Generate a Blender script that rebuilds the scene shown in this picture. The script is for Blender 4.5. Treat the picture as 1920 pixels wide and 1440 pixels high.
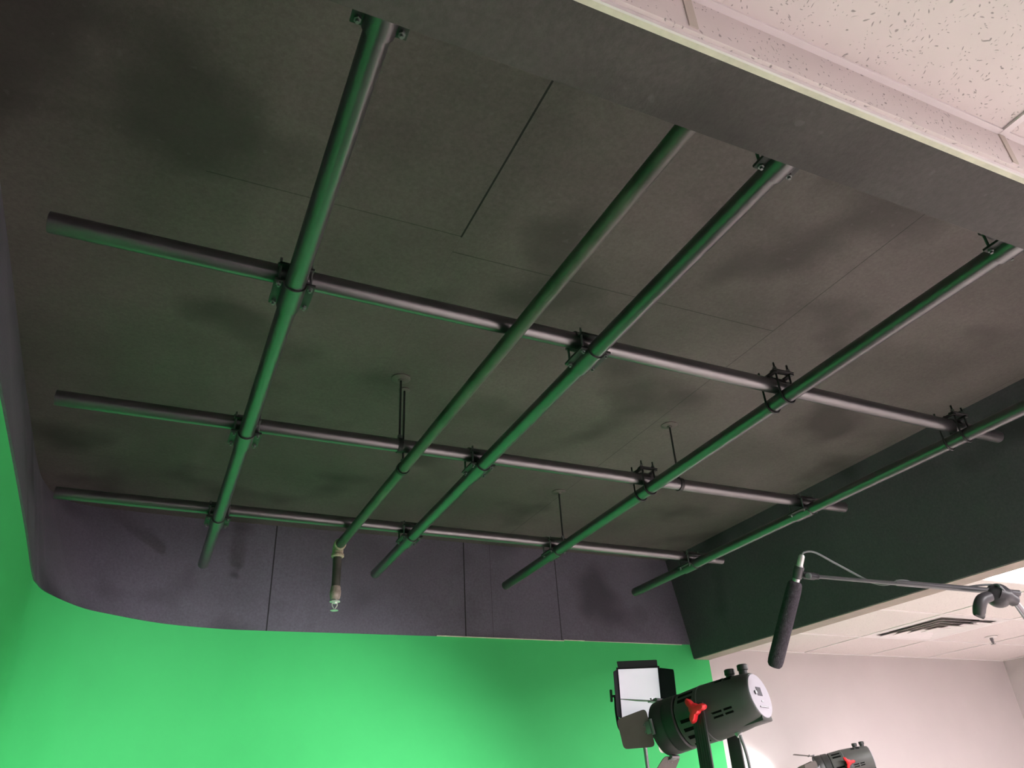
import bpy, bmesh, math, random
from mathutils import Vector, Matrix
random.seed(7)
for o in list(bpy.data.objects):
    bpy.data.objects.remove(o)
SC = bpy.context.scene
COL = SC.collection
U = 1.15            # metres per survey unit (height of the pipe grid above the eye)
EYE = 1.70          # eye height above the floor

def P(x, y, z):     # survey units -> metres
    return Vector((x*U, y*U, EYE + z*U))

# ------------------------------------------------------------------ camera
RIGHT = Vector((0.90832393, -0.4150014, -0.0521678))
DOWN = Vector((0.16551214, 0.47116837, -0.86637526))
FWD = Vector((0.38412676, 0.77831498, 0.49666128))
FPX = 1433.33
cam_data = bpy.data.cameras.new('camera')
cam_data.sensor_fit = 'HORIZONTAL'
cam_data.sensor_width = 36.0
cam_data.lens = 36.0*FPX/1920.0
cam_data.clip_start = 0.02
cam = bpy.data.objects.new('camera', cam_data)
COL.objects.link(cam)
cam.matrix_world = Matrix(((RIGHT.x, -DOWN.x, -FWD.x, 0.0),
                           (RIGHT.y, -DOWN.y, -FWD.y, 0.0),
                           (RIGHT.z, -DOWN.z, -FWD.z, EYE),
                           (0, 0, 0, 1)))
SC.camera = cam

def at(px, py, depth):          # survey point on a sight line at a measured distance
    return Vector((0, 0, EYE)) + (RIGHT*((px-960)/FPX) + DOWN*((py-720)/FPX) + FWD)*depth

# ------------------------------------------------------------------ world and exposure
w = bpy.data.worlds.new('world')
SC.world = w
w.use_nodes = True
w.node_tree.nodes['Background'].inputs[0].default_value = (1, 1, 1, 1)
w.node_tree.nodes['Background'].inputs[1].default_value = 0.02
SC.view_settings.view_transform = 'Standard'
SC.view_settings.look = 'None'
SC.view_settings.exposure = 0.9
SC.view_settings.gamma = 1.0
TROFFER = 28.5      # radiance of the ceiling light diffusers
KEY_W = 102.0        # watts of the spot added in the studio light for the green wall

# ------------------------------------------------------------------ materials
def new_mat(name):
    m = bpy.data.materials.new(name)
    m.use_nodes = True
    nt = m.node_tree
    return m, nt, nt.nodes['Principled BSDF']

def coords(nt, scale=1.0):
    tc = nt.nodes.new('ShaderNodeTexCoord')
    mp = nt.nodes.new('ShaderNodeMapping')
    if not hasattr(scale, '__len__'):
        scale = (scale, scale, scale)
    mp.inputs['Scale'].default_value = scale
    nt.links.new(tc.outputs['Object'], mp.inputs['Vector'])
    return mp.outputs['Vector']

def mix_rgb(nt, fac, a, b, blend='MIX'):
    n = nt.nodes.new('ShaderNodeMix')
    n.data_type = 'RGBA'
    n.blend_type = blend
    for sock, v in ((n.inputs[0], fac), (n.inputs[6], a), (n.inputs[7], b)):
        if hasattr(v, 'is_linked'):
            nt.links.new(v, sock)
        elif hasattr(v, '__len__'):
            sock.default_value = (v[0], v[1], v[2], 1)
        else:
            sock.default_value = v
    return n.outputs[2]

def ramp(nt, src, stops):
    r = nt.nodes.new('ShaderNodeValToRGB')
    nt.links.new(src, r.inputs[0])
    e = r.color_ramp.elements
    while len(e) > 1:
        e.remove(e[-1])
    e[0].position = stops[0][0]
    v = stops[0][1]
    e[0].color = (v, v, v, 1)
    for p, v in stops[1:]:
        k = e.new(p)
        k.color = (v, v, v, 1)
    return r.outputs[0]

def noise(nt, vec, scale, detail=3, rough=0.5):
    n = nt.nodes.new('ShaderNodeTexNoise')
    n.inputs['Scale'].default_value = scale
    n.inputs['Detail'].default_value = detail
    n.inputs['Roughness'].default_value = rough
    nt.links.new(vec, n.inputs['Vector'])
    return n.outputs['Fac']

def bump(nt, bs, src, strength, dist):
    b = nt.nodes.new('ShaderNodeBump')
    b.inputs['Strength'].default_value = strength
    b.inputs['Distance'].default_value = dist
    nt.links.new(src, b.inputs['Height'])
    nt.links.new(b.outputs[0], bs.inputs['Normal'])

def mat(name, col, rough=0.5, spec=0.4, metal=0.0, mottle=0.0, mscale=6.0, grain=0.0, gscale=300.0, gdist=0.001, emit=None, emit_s=0.0):
    m, nt, b = new_mat(name)
    b.inputs['Base Color'].default_value = (*col, 1)
    b.inputs['Roughness'].default_value = rough
    b.inputs['Specular IOR Level'].default_value = spec
    b.inputs['Metallic'].default_value = metal
    v = coords(nt)
    n = noise(nt, v, mscale, 5, 0.6)
    f = ramp(nt, n, ((0.3, 0.0), (0.7, 1.0)))
    lo = [c*(1-mottle) for c in col]
    hi = [min(1, c*(1+mottle)) for c in col]
    nt.links.new(mix_rgb(nt, f, lo, hi), b.inputs['Base Color'])
    if grain > 0:
        bump(nt, b, noise(nt, v, gscale, 2), grain, gdist)
    if emit:
        b.inputs['Emission Color'].default_value = (*emit, 1)
        b.inputs['Emission Strength'].default_value = emit_s
    return m

def math_node(nt, op, a, b=None, c=None):
    n = nt.nodes.new('ShaderNodeMath')
    n.operation = op
    for i, v in enumerate((a, b, c)):
        if v is None:
            continue
        if hasattr(v, 'is_linked'):
            nt.links.new(v, n.inputs[i])
        else:
            n.inputs[i].default_value = v
    return n.outputs[0]

def line_mask(nt, coord, pos, half):         # 1 on a thin line where coord == pos
    d = math_node(nt, 'ABSOLUTE', math_node(nt, 'SUBTRACT', coord, pos))
    return math_node(nt, 'LESS_THAN', d, half)

def painted_board(name, col, seams, mottle=0.2, rough=0.55):
    """flat black paint rolled over boards, with board joints at seams = (axis, pos, half width, lo, hi)"""
    m, nt, b = new_mat(name)
    b.inputs['Roughness'].default_value = rough
    b.inputs['Specular IOR Level'].default_value = 0.25
    v = coords(nt)
    big = ramp(nt, noise(nt, v, 1.7, 4, 0.55), ((0.3, 0.0), (0.72, 1.0)))
    fine = noise(nt, v, 90, 4, 0.7)
    c = mix_rgb(nt, big, [k*(1-mottle) for k in col], [k*(1+mottle) for k in col])
    c = mix_rgb(nt, ramp(nt, fine, ((0.35, 0.0), (0.7, 1.0))), c, mix_rgb(nt, 1.0, c, (1.35, 1.35, 1.35), 'MULTIPLY'))
    blot = ramp(nt, noise(nt, v, 2.6, 2, 0.4), ((0.56, 0.0), (0.70, 1.0)))
    c = mix_rgb(nt, math_node(nt, 'MULTIPLY', blot, 0.7), c, [k*0.42 for k in col])
    specks = ramp(nt, noise(nt, v, 45, 1, 0.3), ((0.74, 0.0), (0.77, 1.0)))
    c = mix_rgb(nt, math_node(nt, 'MULTIPLY', specks, 0.25), c, (0.12, 0.12, 0.115))
    if seams:
        sp = nt.nodes.new('ShaderNodeSeparateXYZ')
        nt.links.new(v, sp.inputs[0])
        tot = None
        for ax, pos, half, axlim, lo, hi, strength in seams:
            k = line_mask(nt, sp.outputs[ax], pos, half)
            if lo is not None:
                k = math_node(nt, 'MULTIPLY', k, math_node(nt, 'GREATER_THAN', sp.outputs[axlim], lo))
                k = math_node(nt, 'MULTIPLY', k, math_node(nt, 'LESS_THAN', sp.outputs[axlim], hi))
            k = math_node(nt, 'MULTIPLY', k, strength)
            tot = k if tot is None else math_node(nt, 'MAXIMUM', tot, k)
        c = mix_rgb(nt, tot, c, (0.004, 0.004, 0.004))
    nt.links.new(c, b.inputs['Base Color'])
    bump(nt, b, noise(nt, v, 160, 3, 0.6), 0.35, 0.0015)
    return m

def acoustic_tile(name, col):
    m, nt, b = new_mat(name)
    b.inputs['Roughness'].default_value = 0.9
    b.inputs['Specular IOR Level'].default_value = 0.1
    v = coords(nt)
    # warp then squash cells so the pits turn into short random worm marks
    wn = nt.nodes.new('ShaderNodeTexNoise')
    wn.inputs['Scale'].default_value = 22
    wn.inputs['Detail'].default_value = 1
    nt.links.new(v, wn.inputs['Vector'])
    add = nt.nodes.new('ShaderNodeVectorMath')
    add.operation = 'MULTIPLY_ADD'
    nt.links.new(wn.outputs['Color'], add.inputs[0])
    add.inputs[1].default_value = (0.05, 0.05, 0.05)
    nt.links.new(v, add.inputs[2])
    marks = None
    for sc, rot, thr in (((70, 210, 70), 0.3, 0.17), ((190, 75, 75), 0.9, 0.16), ((150, 150, 150), 0.0, 0.16)):
        mp = nt.nodes.new('ShaderNodeMapping')
        mp.inputs['Scale'].default_value = sc
        mp.inputs['Rotation'].default_value = (0, 0, rot)
        nt.links.new(add.outputs[0], mp.inputs['Vector'])
        vo = nt.nodes.new('ShaderNodeTexVoronoi')
        vo.inputs['Scale'].default_value = 1.0
        nt.links.new(mp.outputs[0], vo.inputs['Vector'])
        k = ramp(nt, vo.outputs['Distance'], ((thr-0.04, 1.0), (thr+0.05, 0.0)))
        # keep only some of the cells
        sel = nt.nodes.new('ShaderNodeSeparateColor')
        nt.links.new(vo.outputs['Color'], sel.inputs[0])
        k = math_node(nt, 'MULTIPLY', k, math_node(nt, 'GREATER_THAN', sel.outputs[0], 0.60))
        marks = k if marks is None else math_node(nt, 'MAXIMUM', marks, k)
    c = mix_rgb(nt, noise(nt, v, 30, 3), [k*0.96 for k in col], col)
    c = mix_rgb(nt, math_node(nt, 'MULTIPLY', marks, 0.75), c, [k*0.35 for k in col])
    nt.links.new(c, b.inputs['Base Color'])
    inv = math_node(nt, 'SUBTRACT', 1.0, marks)
    bump(nt, b, inv, 0.4, 0.003)
    return m

def emission_mat(name, col, strength):
    m, nt, b = new_mat(name)
    b.inputs['Base Color'].default_value = (0.8, 0.8, 0.8, 1)
    b.inputs['Emission Color'].default_value = (*col, 1)
    b.inputs['Emission Strength'].default_value = strength
    return m

CEIL_SEAMS = (
    (0, 0.565*U, 0.0028, 1, 0.0, 1.385*U, 0.95), (0, 0.565*U, 0.0015, 1, 1.385*U, 9.0, 0.12),
    (0, 1.635*U, 0.0018, 1, 0.0, 9.0, 0.6), (0, 2.70*U, 0.002, 1, 0.0, 9.0, 0.3),
    (1, 1.382*U, 0.0018, 0, -0.05, 0.565*U, 0.5), (1, 1.446*U, 0.0018, 0, 0.565*U, 1.635*U, 0.6),
    (1, 3.05*U, 0.0015, 0, -0.6, 0.565*U, 0.3), (1, 2.6*U, 0.0015, 0, 1.635*U, 3.2, 0.4))
BAND_SEAMS = (
    (0, 0.498*U, 0.0035, 1, None, None, 0.85), (0, 1.452*U, 0.0035, 1, None, None, 0.9),
    (0, 1.60*U, 0.0016, 1, None, None, 0.5), (0, 1.987*U, 0.0035, 1, None, None, 0.7))
M = {
 'ceil': painted_board('black_ceiling_paint', (0.094, 0.080, 0.077), CEIL_SEAMS, 0.22, 0.6),
 'band': painted_board('black_band_paint', (0.108, 0.100, 0.128), BAND_SEAMS, 0.15, 0.5),
 'header': painted_board('black_header_paint', (0.060, 0.054, 0.052), (), 0.2, 0.6),
 'rwall': painted_board('black_side_header_paint', (0.078, 0.066, 0.084), (), 0.12, 0.6),
 'green': mat('chroma_green_paint', (0.060, 0.52, 0.152), 0.7, 0.2, mottle=0.03, mscale=3, grain=0.08, gscale=220),
 'white_wall': mat('white_wall_paint', (0.57, 0.522, 0.52), 0.7, 0.25, mottle=0.02, mscale=4, grain=0.06, gscale=180),
 'rear_paint': mat('grey_lilac_wall_paint', (0.58, 0.53, 0.57), 0.7, 0.25, mottle=0.02, mscale=4),
 'floor': mat('grey_vinyl_floor', (0.75, 0.66, 0.64), 0.5, 0.35, mottle=0.08, mscale=8),
 'dark_floor': mat('added_dark_floor', (0.05, 0.048, 0.05), 0.9, 0.1, mottle=0.2, mscale=40, grain=0.4, gscale=300),  # for the unseen floor patch added to cut bounce light
 'tile': acoustic_tile('acoustic_tile', (0.73, 0.668, 0.65)),
 'grid': mat('white_grid_metal', (0.78, 0.735, 0.73), 0.45, 0.4),
 'pale': mat('pale_paint_edge', (0.66, 0.635, 0.52), 0.7, 0.2, mottle=0.12, mscale=30),
 'tan': mat('tan_header_edge', (0.34, 0.28, 0.25), 0.7, 0.2, mottle=0.08, mscale=12),
 'joint': mat('tile_joint_beige', (0.55, 0.50, 0.44), 0.8, 0.2),  # darker beige of the joints between cut tiles
 'pipe': mat('black_steel_pipe', (0.030, 0.027, 0.030), 0.30, 0.8, mottle=0.25, mscale=14, grain=0.12, gscale=240, gdist=0.0006),
 'sprk_pipe': mat('painted_sprinkler_pipe', (0.055, 0.052, 0.044), 0.42, 0.5, mottle=0.4, mscale=16, grain=0.2, gscale=160, gdist=0.0008),
 'clamp': mat('black_clamp_steel', (0.020, 0.020, 0.021), 0.45, 0.45, mottle=0.2, mscale=40),
 'bolt': mat('bolt_zinc', (0.16, 0.17, 0.17), 0.4, 0.5, metal=0.4),
 'rod': mat('black_threaded_rod', (0.022, 0.022, 0.023), 0.5, 0.4, grain=0.4, gscale=500),
 'sealant': mat('beige_thread_sealant', (0.42, 0.37, 0.28), 0.75, 0.2, mottle=0.35, mscale=60, grain=0.4, gscale=200, gdist=0.002),
 'brass': mat('aged_fitting', (0.30, 0.24, 0.21), 0.55, 0.4, mottle=0.3, mscale=50),
 'chrome': mat('chrome_sprinkler', (0.62, 0.62, 0.60), 0.35, 0.5, metal=0.45),
 'body': mat('black_light_housing', (0.030, 0.031, 0.031), 0.42, 0.45, grain=0.1, gscale=500, gdist=0.0004),
 'shell': mat('dark_grey_light_shell', (0.075, 0.078, 0.074), 0.5, 0.4, grain=0.15, gscale=500, gdist=0.0005),
 'slot': mat('vent_slot_black', (0.004, 0.004, 0.004), 0.8, 0.1),
 'door_metal': mat('barn_door_metal', (0.10, 0.083, 0.075), 0.5, 0.4, mottle=0.08, mscale=20),
 'door_black': mat('barn_door_black', (0.014, 0.015, 0.017), 0.8, 0.12),
 'red': mat('red_plastic', (0.75, 0.022, 0.03), 0.4, 0.45),
 'panel_white': mat('white_rear_panel', (0.42, 0.40, 0.45), 0.6, 0.2),
 'screen': mat('grey_display', (0.10, 0.097, 0.11), 0.7, 0.15),
 'silver': mat('silver_metal', (0.55, 0.54, 0.55), 0.35, 0.5, metal=0.5),
 'cable': mat('grey_cable', (0.20, 0.20, 0.21), 0.55, 0.3),
 'foam': mat('foam_windscreen', (0.066, 0.058, 0.070), 0.95, 0.1, mottle=0.25, mscale=150, grain=0.9, gscale=420, gdist=0.003),
 'boom': mat('boom_steel', (0.20, 0.19, 0.205), 0.3, 0.5, metal=0.5),
 'plastic': mat('black_plastic', (0.06, 0.055, 0.062), 0.4, 0.45),
 'led_face': mat('led_diffuser', (0.80, 0.78, 0.83), 0.6, 0.3, emit=(0.92, 0.88, 1.0), emit_s=0.22),
 'cob_face': emission_mat('studio_lamp_face', (1.0, 0.98, 0.95), 6.0),
 'troffer': emission_mat('ceiling_light_diffuser', (1.0, 0.955, 0.97), TROFFER),
 'duct': mat('duct_dark', (0.22, 0.195, 0.18), 0.8, 0.2),
}

for k_, ior in (('pipe', 1.8), ('sprk_pipe', 1.7)):
    M[k_].node_tree.nodes['Principled BSDF'].inputs['IOR'].default_value = ior

# ------------------------------------------------------------------ mesh helpers
def frame(d):
    d = Vector(d).normalized()
    h = Vector((0, 0, 1)) if abs(d.z) < 0.9 else Vector((1, 0, 0))
    a = d.cross(h).normalized()
    return a, a.cross(d).normalized(), d

def add_box(bm, lo, hi, mtx=None, bev=0.0):
    lo, hi = Vector(lo), Vector(hi)
    r = bmesh.ops.create_cube(bm, size=1.0)
    vs = r['verts']
    for v in vs:
        v.co = Vector((lo.x+(v.co.x+.5)*(hi.x-lo.x), lo.y+(v.co.y+.5)*(hi.y-lo.y), lo.z+(v.co.z+.5)*(hi.z-lo.z)))
    if bev > 0:
        es = list({e for v in vs for e in v.link_edges})
        rb = bmesh.ops.bevel(bm, geom=es, offset=bev, segments=2, affect='EDGES', profile=0.5)
        vs = list({v for f in rb['faces'] for v in f.verts} | {v for v in vs if v.is_valid})
    if mtx is not None:
        for v in vs:
            v.co = mtx @ v.co
    return bm

def add_lathe(bm, p0, d, prof, seg=32, caps=True):
    """revolve prof = [(t along d, radius)] about the axis through p0"""
    a, b, d = frame(d)
    p0 = Vector(p0)
    rings = []
    for t, r in prof:
        c = p0 + d*t
        rings.append([bm.verts.new(c + (a*math.cos(q) + b*math.sin(q))*r) for q in (2*math.pi*k/seg for k in range(seg))])
    for i in range(len(rings)-1):
        for k in range(seg):
            bm.faces.new((rings[i][k], rings[i][(k+1) % seg], rings[i+1][(k+1) % seg], rings[i+1][k]))
    if caps:
        bm.faces.new(list(reversed(rings[0])))
        bm.faces.new(rings[-1])
    return bm

def add_rod(bm, p0, p1, r, seg=16, r1=None):
    p0, p1 = Vector(p0), Vector(p1)
    return add_lathe(bm, p0, p1-p0, [(0, r), ((p1-p0).length, r if r1 is None else r1)], seg)

def smooth_path(pts, n=8):
    pts = [Vector(p) for p in pts]
    out = []
    for i in range(len(pts)-1):
        p0 = pts[i-1] if i > 0 else pts[0]*2-pts[1]
        p1, p2 = pts[i], pts[i+1]
        p3 = pts[i+2] if i+2 < len(pts) else pts[-1]*2-pts[-2]
        for k in range(n):
            t = k/n
            out.append(0.5*((2*p1)+(p2-p0)*t+(2*p0-5*p1+4*p2-p3)*t*t+(3*p1-p0-3*p2+p3)*t*t*t))
    out.append(pts[-1])
    return out

def add_tube(bm, pts, r, seg=10):
    pts = [Vector(p) for p in pts]
    n = len(pts)
    rr = r if hasattr(r, '__len__') else [r]*n
    t0 = (pts[1]-pts[0]).normalized()
    a, b, _ = frame(t0)
    rings = []
    for i, p in enumerate(pts):
        t = (pts[min(i+1, n-1)]-pts[max(i-1, 0)]).normalized()
        a = (a - t*a.dot(t)).normalized()
        b = t.cross(a)
        rings.append([bm.verts.new(p+(a*math.cos(q)+b*math.sin(q))*rr[i]) for q in (2*math.pi*k/seg for k in range(seg))])
    for i in range(n-1):
        for k in range(seg):
            bm.faces.new((rings[i][k], rings[i][(k+1) % seg], rings[i+1][(k+1) % seg], rings[i+1][k]))
    bm.faces.new(list(reversed(rings[0])))
    bm.faces.new(rings[-1])
    return bm

def add_plate(bm, quad, thick, bev=0.0):
    """a sheet: 2-D outline given as 3-D coplanar points, extruded by thick along its normal"""
    q = [Vector(p) for p in quad]
    n = (q[1]-q[0]).cross(q[2]-q[0]).normalized()
    lo = [bm.verts.new(p-n*thick/2) for p in q]
    hi = [bm.verts.new(p+n*thick/2) for p in q]
    bm.faces.new(list(reversed(lo)))
    bm.faces.new(hi)
    for i in range(len(q)):
        j = (i+1) % len(q)
        bm.faces.new((lo[i], lo[j], hi[j], hi[i]))
    return bm

def rounded(quad, frac=0.18, n=4):
    q = [Vector(p) for p in quad]
    out = []
    for i, p in enumerate(q):
        a = p+(q[i-1]-p)*frac
        b = p+(q[(i+1) % len(q)]-p)*frac
        for k in range(n+1):
            t = k/n
            out.append((1-t)**2*a+2*t*(1-t)*p+t*t*b)
    return out

def obj(name, bm, m, parent=None, smooth=True, origin=None, label=None):
    bmesh.ops.recalc_face_normals(bm, faces=bm.faces[:])
    me = bpy.data.meshes.new(name)
    if origin is not None:
        o0 = Vector(origin)
        for v in bm.verts:
            v.co -= o0
    bm.to_mesh(me)
    bm.free()
    if smooth:
        me.shade_smooth()
        me.set_sharp_from_angle(angle=math.radians(38))
    me.materials.append(M[m] if isinstance(m, str) else m)
    o = bpy.data.objects.new(name, me)
    COL.objects.link(o)
    if origin is not None:
        o.location = origin
    if parent is not None:
        o.parent = parent
        o.location = (0, 0, 0) if origin is None else Vector(origin)
    if label:
        o['label'] = label
    return o

def tag(o, label, cat, group=None):
    o['label'] = label
    o['category'] = cat
    if group:
        o['group'] = group
    return o

def thing(name, label, cat, loc=(0, 0, 0), group=None):
    o = bpy.data.objects.new(name, None)
    o.empty_display_size = 0.05
    COL.objects.link(o)
    o.location = loc
    return tag(o, label, cat, group)

def part(name, bm, m, parent, label=None, smooth=True):
    """geometry given in world coordinates, stored relative to its thing"""
    base = Vector((0, 0, 0))
    p = parent
    while p is not None:
        base += p.location
        p = p.parent
    for v in bm.verts:
        v.co -= base
    return obj(name, bm, m, parent, smooth, None, label)

def copy_tree(o, parent=None):
    c = o.copy()
    COL.objects.link(c)
    c.parent = parent
    for ch in [k for k in bpy.data.objects if k.parent == o]:
        copy_tree(ch, c)
    return c

def struct(name, bm, m, smooth=False):
    o = obj(name, bm, m, None, smooth)
    o['kind'] = 'structure'
    return o

NB = bmesh.new

# ------------------------------------------------------------------ the room shell
ZT, ZH, ZB, ZC = 0.79, 0.727, 0.805, 1.29      # drop ceiling, header underside, green/black line, black ceiling
X0, X1 = -0.33, 5.45                            # left wall, far right wall
YN, YF = -3.4, 3.62                             # wall behind the viewer, back wall
HX0, HX1 = 2.812, 2.917                         # side header
HY0, HY1 = 0.379, 0.494                         # front header
FL = -EYE/U                                     # floor in survey units

cyc = [(-0.325, 0.379), (-0.342, 1.64), (-0.356, 2.42), (-0.370, 2.93), (-0.364, 3.06), (-0.336, 3.18), (-0.240, 3.36),
       (-0.145, 3.448), (0.056, 3.575), (0.2735, 3.632), (0.5, 3.644), (0.986, 3.636), (2.0, 3.626), (HX0, YF), (HX1, YF)]
top = [(-0.445, 0.379), (-0.455, 1.64), (-0.470, 2.42), (-0.477, 3.00), (-0.476, 3.18), (-0.466, 3.36), (-0.42, 3.52),
       (-0.31, 3.60), (0.0, 3.632), (0.27, 3.64), (0.5, 3.64), (0.986, 3.636), (2.0, 3.632), (2.74, 3.63), (HX1, 3.63)]
cyc_s = smooth_path([(x, y, 0) for x, y in cyc], 8)
top_s = smooth_path([(x, y, 0) for x, y in top], 8)

def zb(x):
    return 0.799 + 0.013*max(0, min(1, (x-0.3)/2.4))

# green cyclorama: wall, corner curve and floor sweep
bm = NB()
rows = []
for p in cyc_s:
    n = len(rows)
    i = cyc_s.index(p)
    t = (cyc_s[min(i+1, len(cyc_s)-1)]-cyc_s[max(i-1, 0)]).normalized()
    inn = Vector((t.y, -t.x, 0))          # towards the stage
    col = [bm.verts.new(P(p.x, p.y, zb(p.x)))]
    rad = 0.08
    for k in range(9):
        q = math.pi/2*k/8
        off = rad*(1-math.cos(q))
        z = FL + rad*(1-math.sin(q))
        col.append(bm.verts.new(P(p.x+inn.x*off, p.y+inn.y*off, z+0.002)))
    rows.append(col)
for i in range(len(rows)-1):
    for k in range(len(rows[0])-1):
        bm.faces.new((rows[i][k], rows[i+1][k], rows[i+1][k+1], rows[i][k+1]))
struct('wall_left', bm, 'green', True)

# black band above the green, bending into the ceiling
bm = NB()
rows = []
for i, (a, b) in enumerate(zip(cyc_s, top_s)):
    t = (cyc_s[min(i+1, len(cyc_s)-1)]-cyc_s[max(i-1, 0)]).normalized()
    inn = Vector((t.y, -t.x, 0))*0.006
    col = []
    for k in range(9):
        s = k/8
        wob = 0.006*math.sin(7*i/8+2.1*s)*math.sin(math.pi*s)*(1 if i < 48 else 0.35)
        x = (a.x+inn.x)*(1-s)+b.x*s
        y = (a.y+inn.y)*(1-s)+b.y*s
        col.append(bm.verts.new(P(x+wob, y, zb(a.x)*(1-s)+ZC*s)))
    back = bm.verts.new(P(a.x, a.y, zb(a.x)))
    col.insert(0, back)
    rows.append(col)
for i in range(len(rows)-1):
    for k in range(len(rows[0])-1):
        bm.faces.new((rows[i][k], rows[i+1][k], rows[i+1][k+1], rows[i][k+1]))
struct('wall_upper', bm, 'band', True)

bm = NB()
for x0, x1 in ((1.3, 2.0), (2.0, 2.745)):
    add_box(bm, P(x0, 3.619, zb((x0+x1)/2)-0.002), P(x1, 3.64, zb((x0+x1)/2)+0.001))
struct('trim_6', bm, 'pale')

# black ceiling
bm = NB()
add_box(bm, P(-0.62, 0.30, ZC), P(HX1, 3.80, ZC+0.06))
struct('ceiling_black', bm, 'ceil')

# front header
bm = NB()
add_box(bm, P(X0-0.3, 0.3895, ZH), P(HX1, HY1, ZC+0.03))
struct('wall_front', bm, 'header')
# side header, its inner face a little out of plumb
bm = NB()
y0, y1 = HY0+0.004, YF+0.03
ZS0, ZS1 = 0.709, 0.736                         # its lower edge rises a little towards the back
v = [bm.verts.new(P(*c)) for c in ((HX0, y0, ZS0), (HX1, y0, ZS0), (HX1, y1, ZS1), (HX0, y1, ZS1),
                                   (2.725, y0, ZC+0.03), (HX1, y0, ZC+0.03), (HX1, y1, ZC+0.03), (2.725, y1, ZC+0.03))]
for f in ((0, 1, 2, 3), (4, 5, 6, 7), (0, 1, 5, 4), (1, 2, 6, 5), (2, 3, 7, 6), (3, 0, 4, 7)):
    bm.faces.new([v[k] for k in f])
struct('wall_right', bm, 'rwall')
bm = NB()
v = []
for dz in (-0.003, 0.001):
    v += [bm.verts.new(P(*c)) for c in ((HX0+0.006, y0, ZS0+dz), (HX1+0.001, y0, ZS0+dz), (HX1+0.001, YF, ZS1+dz), (HX0+0.006, YF, ZS1+dz))]
for f in ((0, 1, 2, 3), (4, 5, 6, 7), (0, 1, 5, 4), (1, 2, 6, 5), (2, 3, 7, 6), (3, 0, 4, 7)):
    bm.faces.new([v[k] for k in f])
struct('trim_1', bm, 'tan')

# front edge of the drop ceiling: pale flange, white wall angle, cut tile strip
bm = NB()
add_box(bm, P(X0, 0.3890, ZH-0.002), P(HX1, 0.3975, ZH+0.001))
struct('trim_2', bm, 'pale')
bm = NB()
add_box(bm, P(X0, 0.3872, ZH-0.0025), P(HX1, 0.3898, ZH+0.0125))
struct('trim_3', bm, 'grid')
bm = NB()
add_box(bm, P(X0, HY0+0.003, ZH+0.004), P(HX1, HY0+0.009, ZT+0.004))
struct('trim_4', bm, 'tile')
bm = NB()
x = 0.434-0.533
while x < HX1:
    add_box(bm, P(x-0.006, HY0+0.0015, ZH+0.010), P(x+0.006, HY0+0.004, ZT))
    x += 0.533
struct('trim_5', bm, 'joint')

# drop ceiling, split by its light openings into boards that meet edge to edge
G = 0.533
GX = 0.967 - 4*G                                # grid origin
GY = 2.10 - 10*G
LIGHTS = [(3.099, 1.034, 1, 2), (2.566, -1.098, 1, 2), (1.500, -1.098, 1, 2), (3.632, -1.098, 1, 2)]  # first panel is visible; the others are unseen, added to brighten the room
def open_at(cx, cy):
    for lx, ly, nx, ny in LIGHTS:
        if lx < cx < lx+nx*G and ly < cy < ly+ny*G:
            return True
    return 3.632 < cx < 3.632+G and 2.633 < cy < 2.633+G   # the air vent
bm = NB()
xs = sorted({X0-0.05, X1+0.05, HX1} | {GX+k*G for k in range(0, 12) if X0 < GX+k*G < X1})
ys = sorted({YN-0.05, HY0, YF+0.05} | {GY+k*G for k in range(-3, 13) if YN < GY+k*G < YF})
for i in range(len(xs)-1):
    for j in range(len(ys)-1):
        cx, cy = (xs[i]+xs[i+1])/2, (ys[j]+ys[j+1])/2
        if cy > HY0 and cx < HX1:
            continue
        if open_at(cx, cy):
            continue
        add_box(bm, P(xs[i], ys[j], ZT+0.004), P(xs[i+1], ys[j+1], ZT+0.02))
struct('ceiling', bm, 'tile')
bm = NB()
for x in xs[1:-1]:
    if x < HX1-0.001:
        add_box(bm, P(x-0.0055, YN, ZT), P(x+0.0055, HY0, ZT+0.006))
    else:
        add_box(bm, P(x-0.0055, YN, ZT), P(x+0.0055, YF, ZT+0.006))
for y in ys[1:-1]:
    if y <= HY0:
        add_box(bm, P(X0, y-0.0055, ZT+0.0005), P(X1, y+0.0055, ZT+0.006))
    else:
        add_box(bm, P(HX1, y-0.0055, ZT+0.0005), P(X1, y+0.0055, ZT+0.006))
for a, b in ((P(HX1, YF-0.016, ZT-0.001), P(X1, YF, ZT+0.005)), (P(X1-0.016, YN, ZT-0.001), P(X1, YF, ZT+0.005)),
             (P(HX1, HY0, ZT-0.001), P(HX1+0.016, YF, ZT+0.005))):
    add_box(bm, a, b)
struct('trim_7', bm, 'grid')

# white walls and floor
bm = NB()
add_box(bm, P(HX1, YF, FL-0.05), P(X1+0.1, YF+0.1, ZT+0.05))
struct('wall_back', bm, 'white_wall')
bm = NB()
add_box(bm, P(X1, YN-0.1, FL-0.05), P(X1+0.1, YF, ZT+0.05))
struct('wall_side', bm, 'white_wall')
bm = NB()
add_box(bm, P(X0-0.1, YN-0.1, FL-0.05), P(X1, YN, ZT+0.05))
struct('wall_rear', bm, 'rear_paint')
bm = NB()
add_box(bm, P(X0-0.1, YN, FL-0.05), P(X0, HY0, ZT+0.05))
struct('wall_near', bm, 'rwall')
bm = NB()
add_box(bm, P(X0-0.3, YN-0.1, FL-0.06), P(X1+0.1, YF+0.15, FL))
struct('floor', bm, 'floor')

bm = NB()
add_box(bm, P(X0, YN, FL), P(1.0, YF, FL+0.004))  # unseen dark L added to keep floor bounce off the left and back ceiling
add_box(bm, P(1.0, 2.2, FL), P(2.9, YF, FL+0.004))
struct('floor_dark_added', bm, 'dark_floor')

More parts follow.
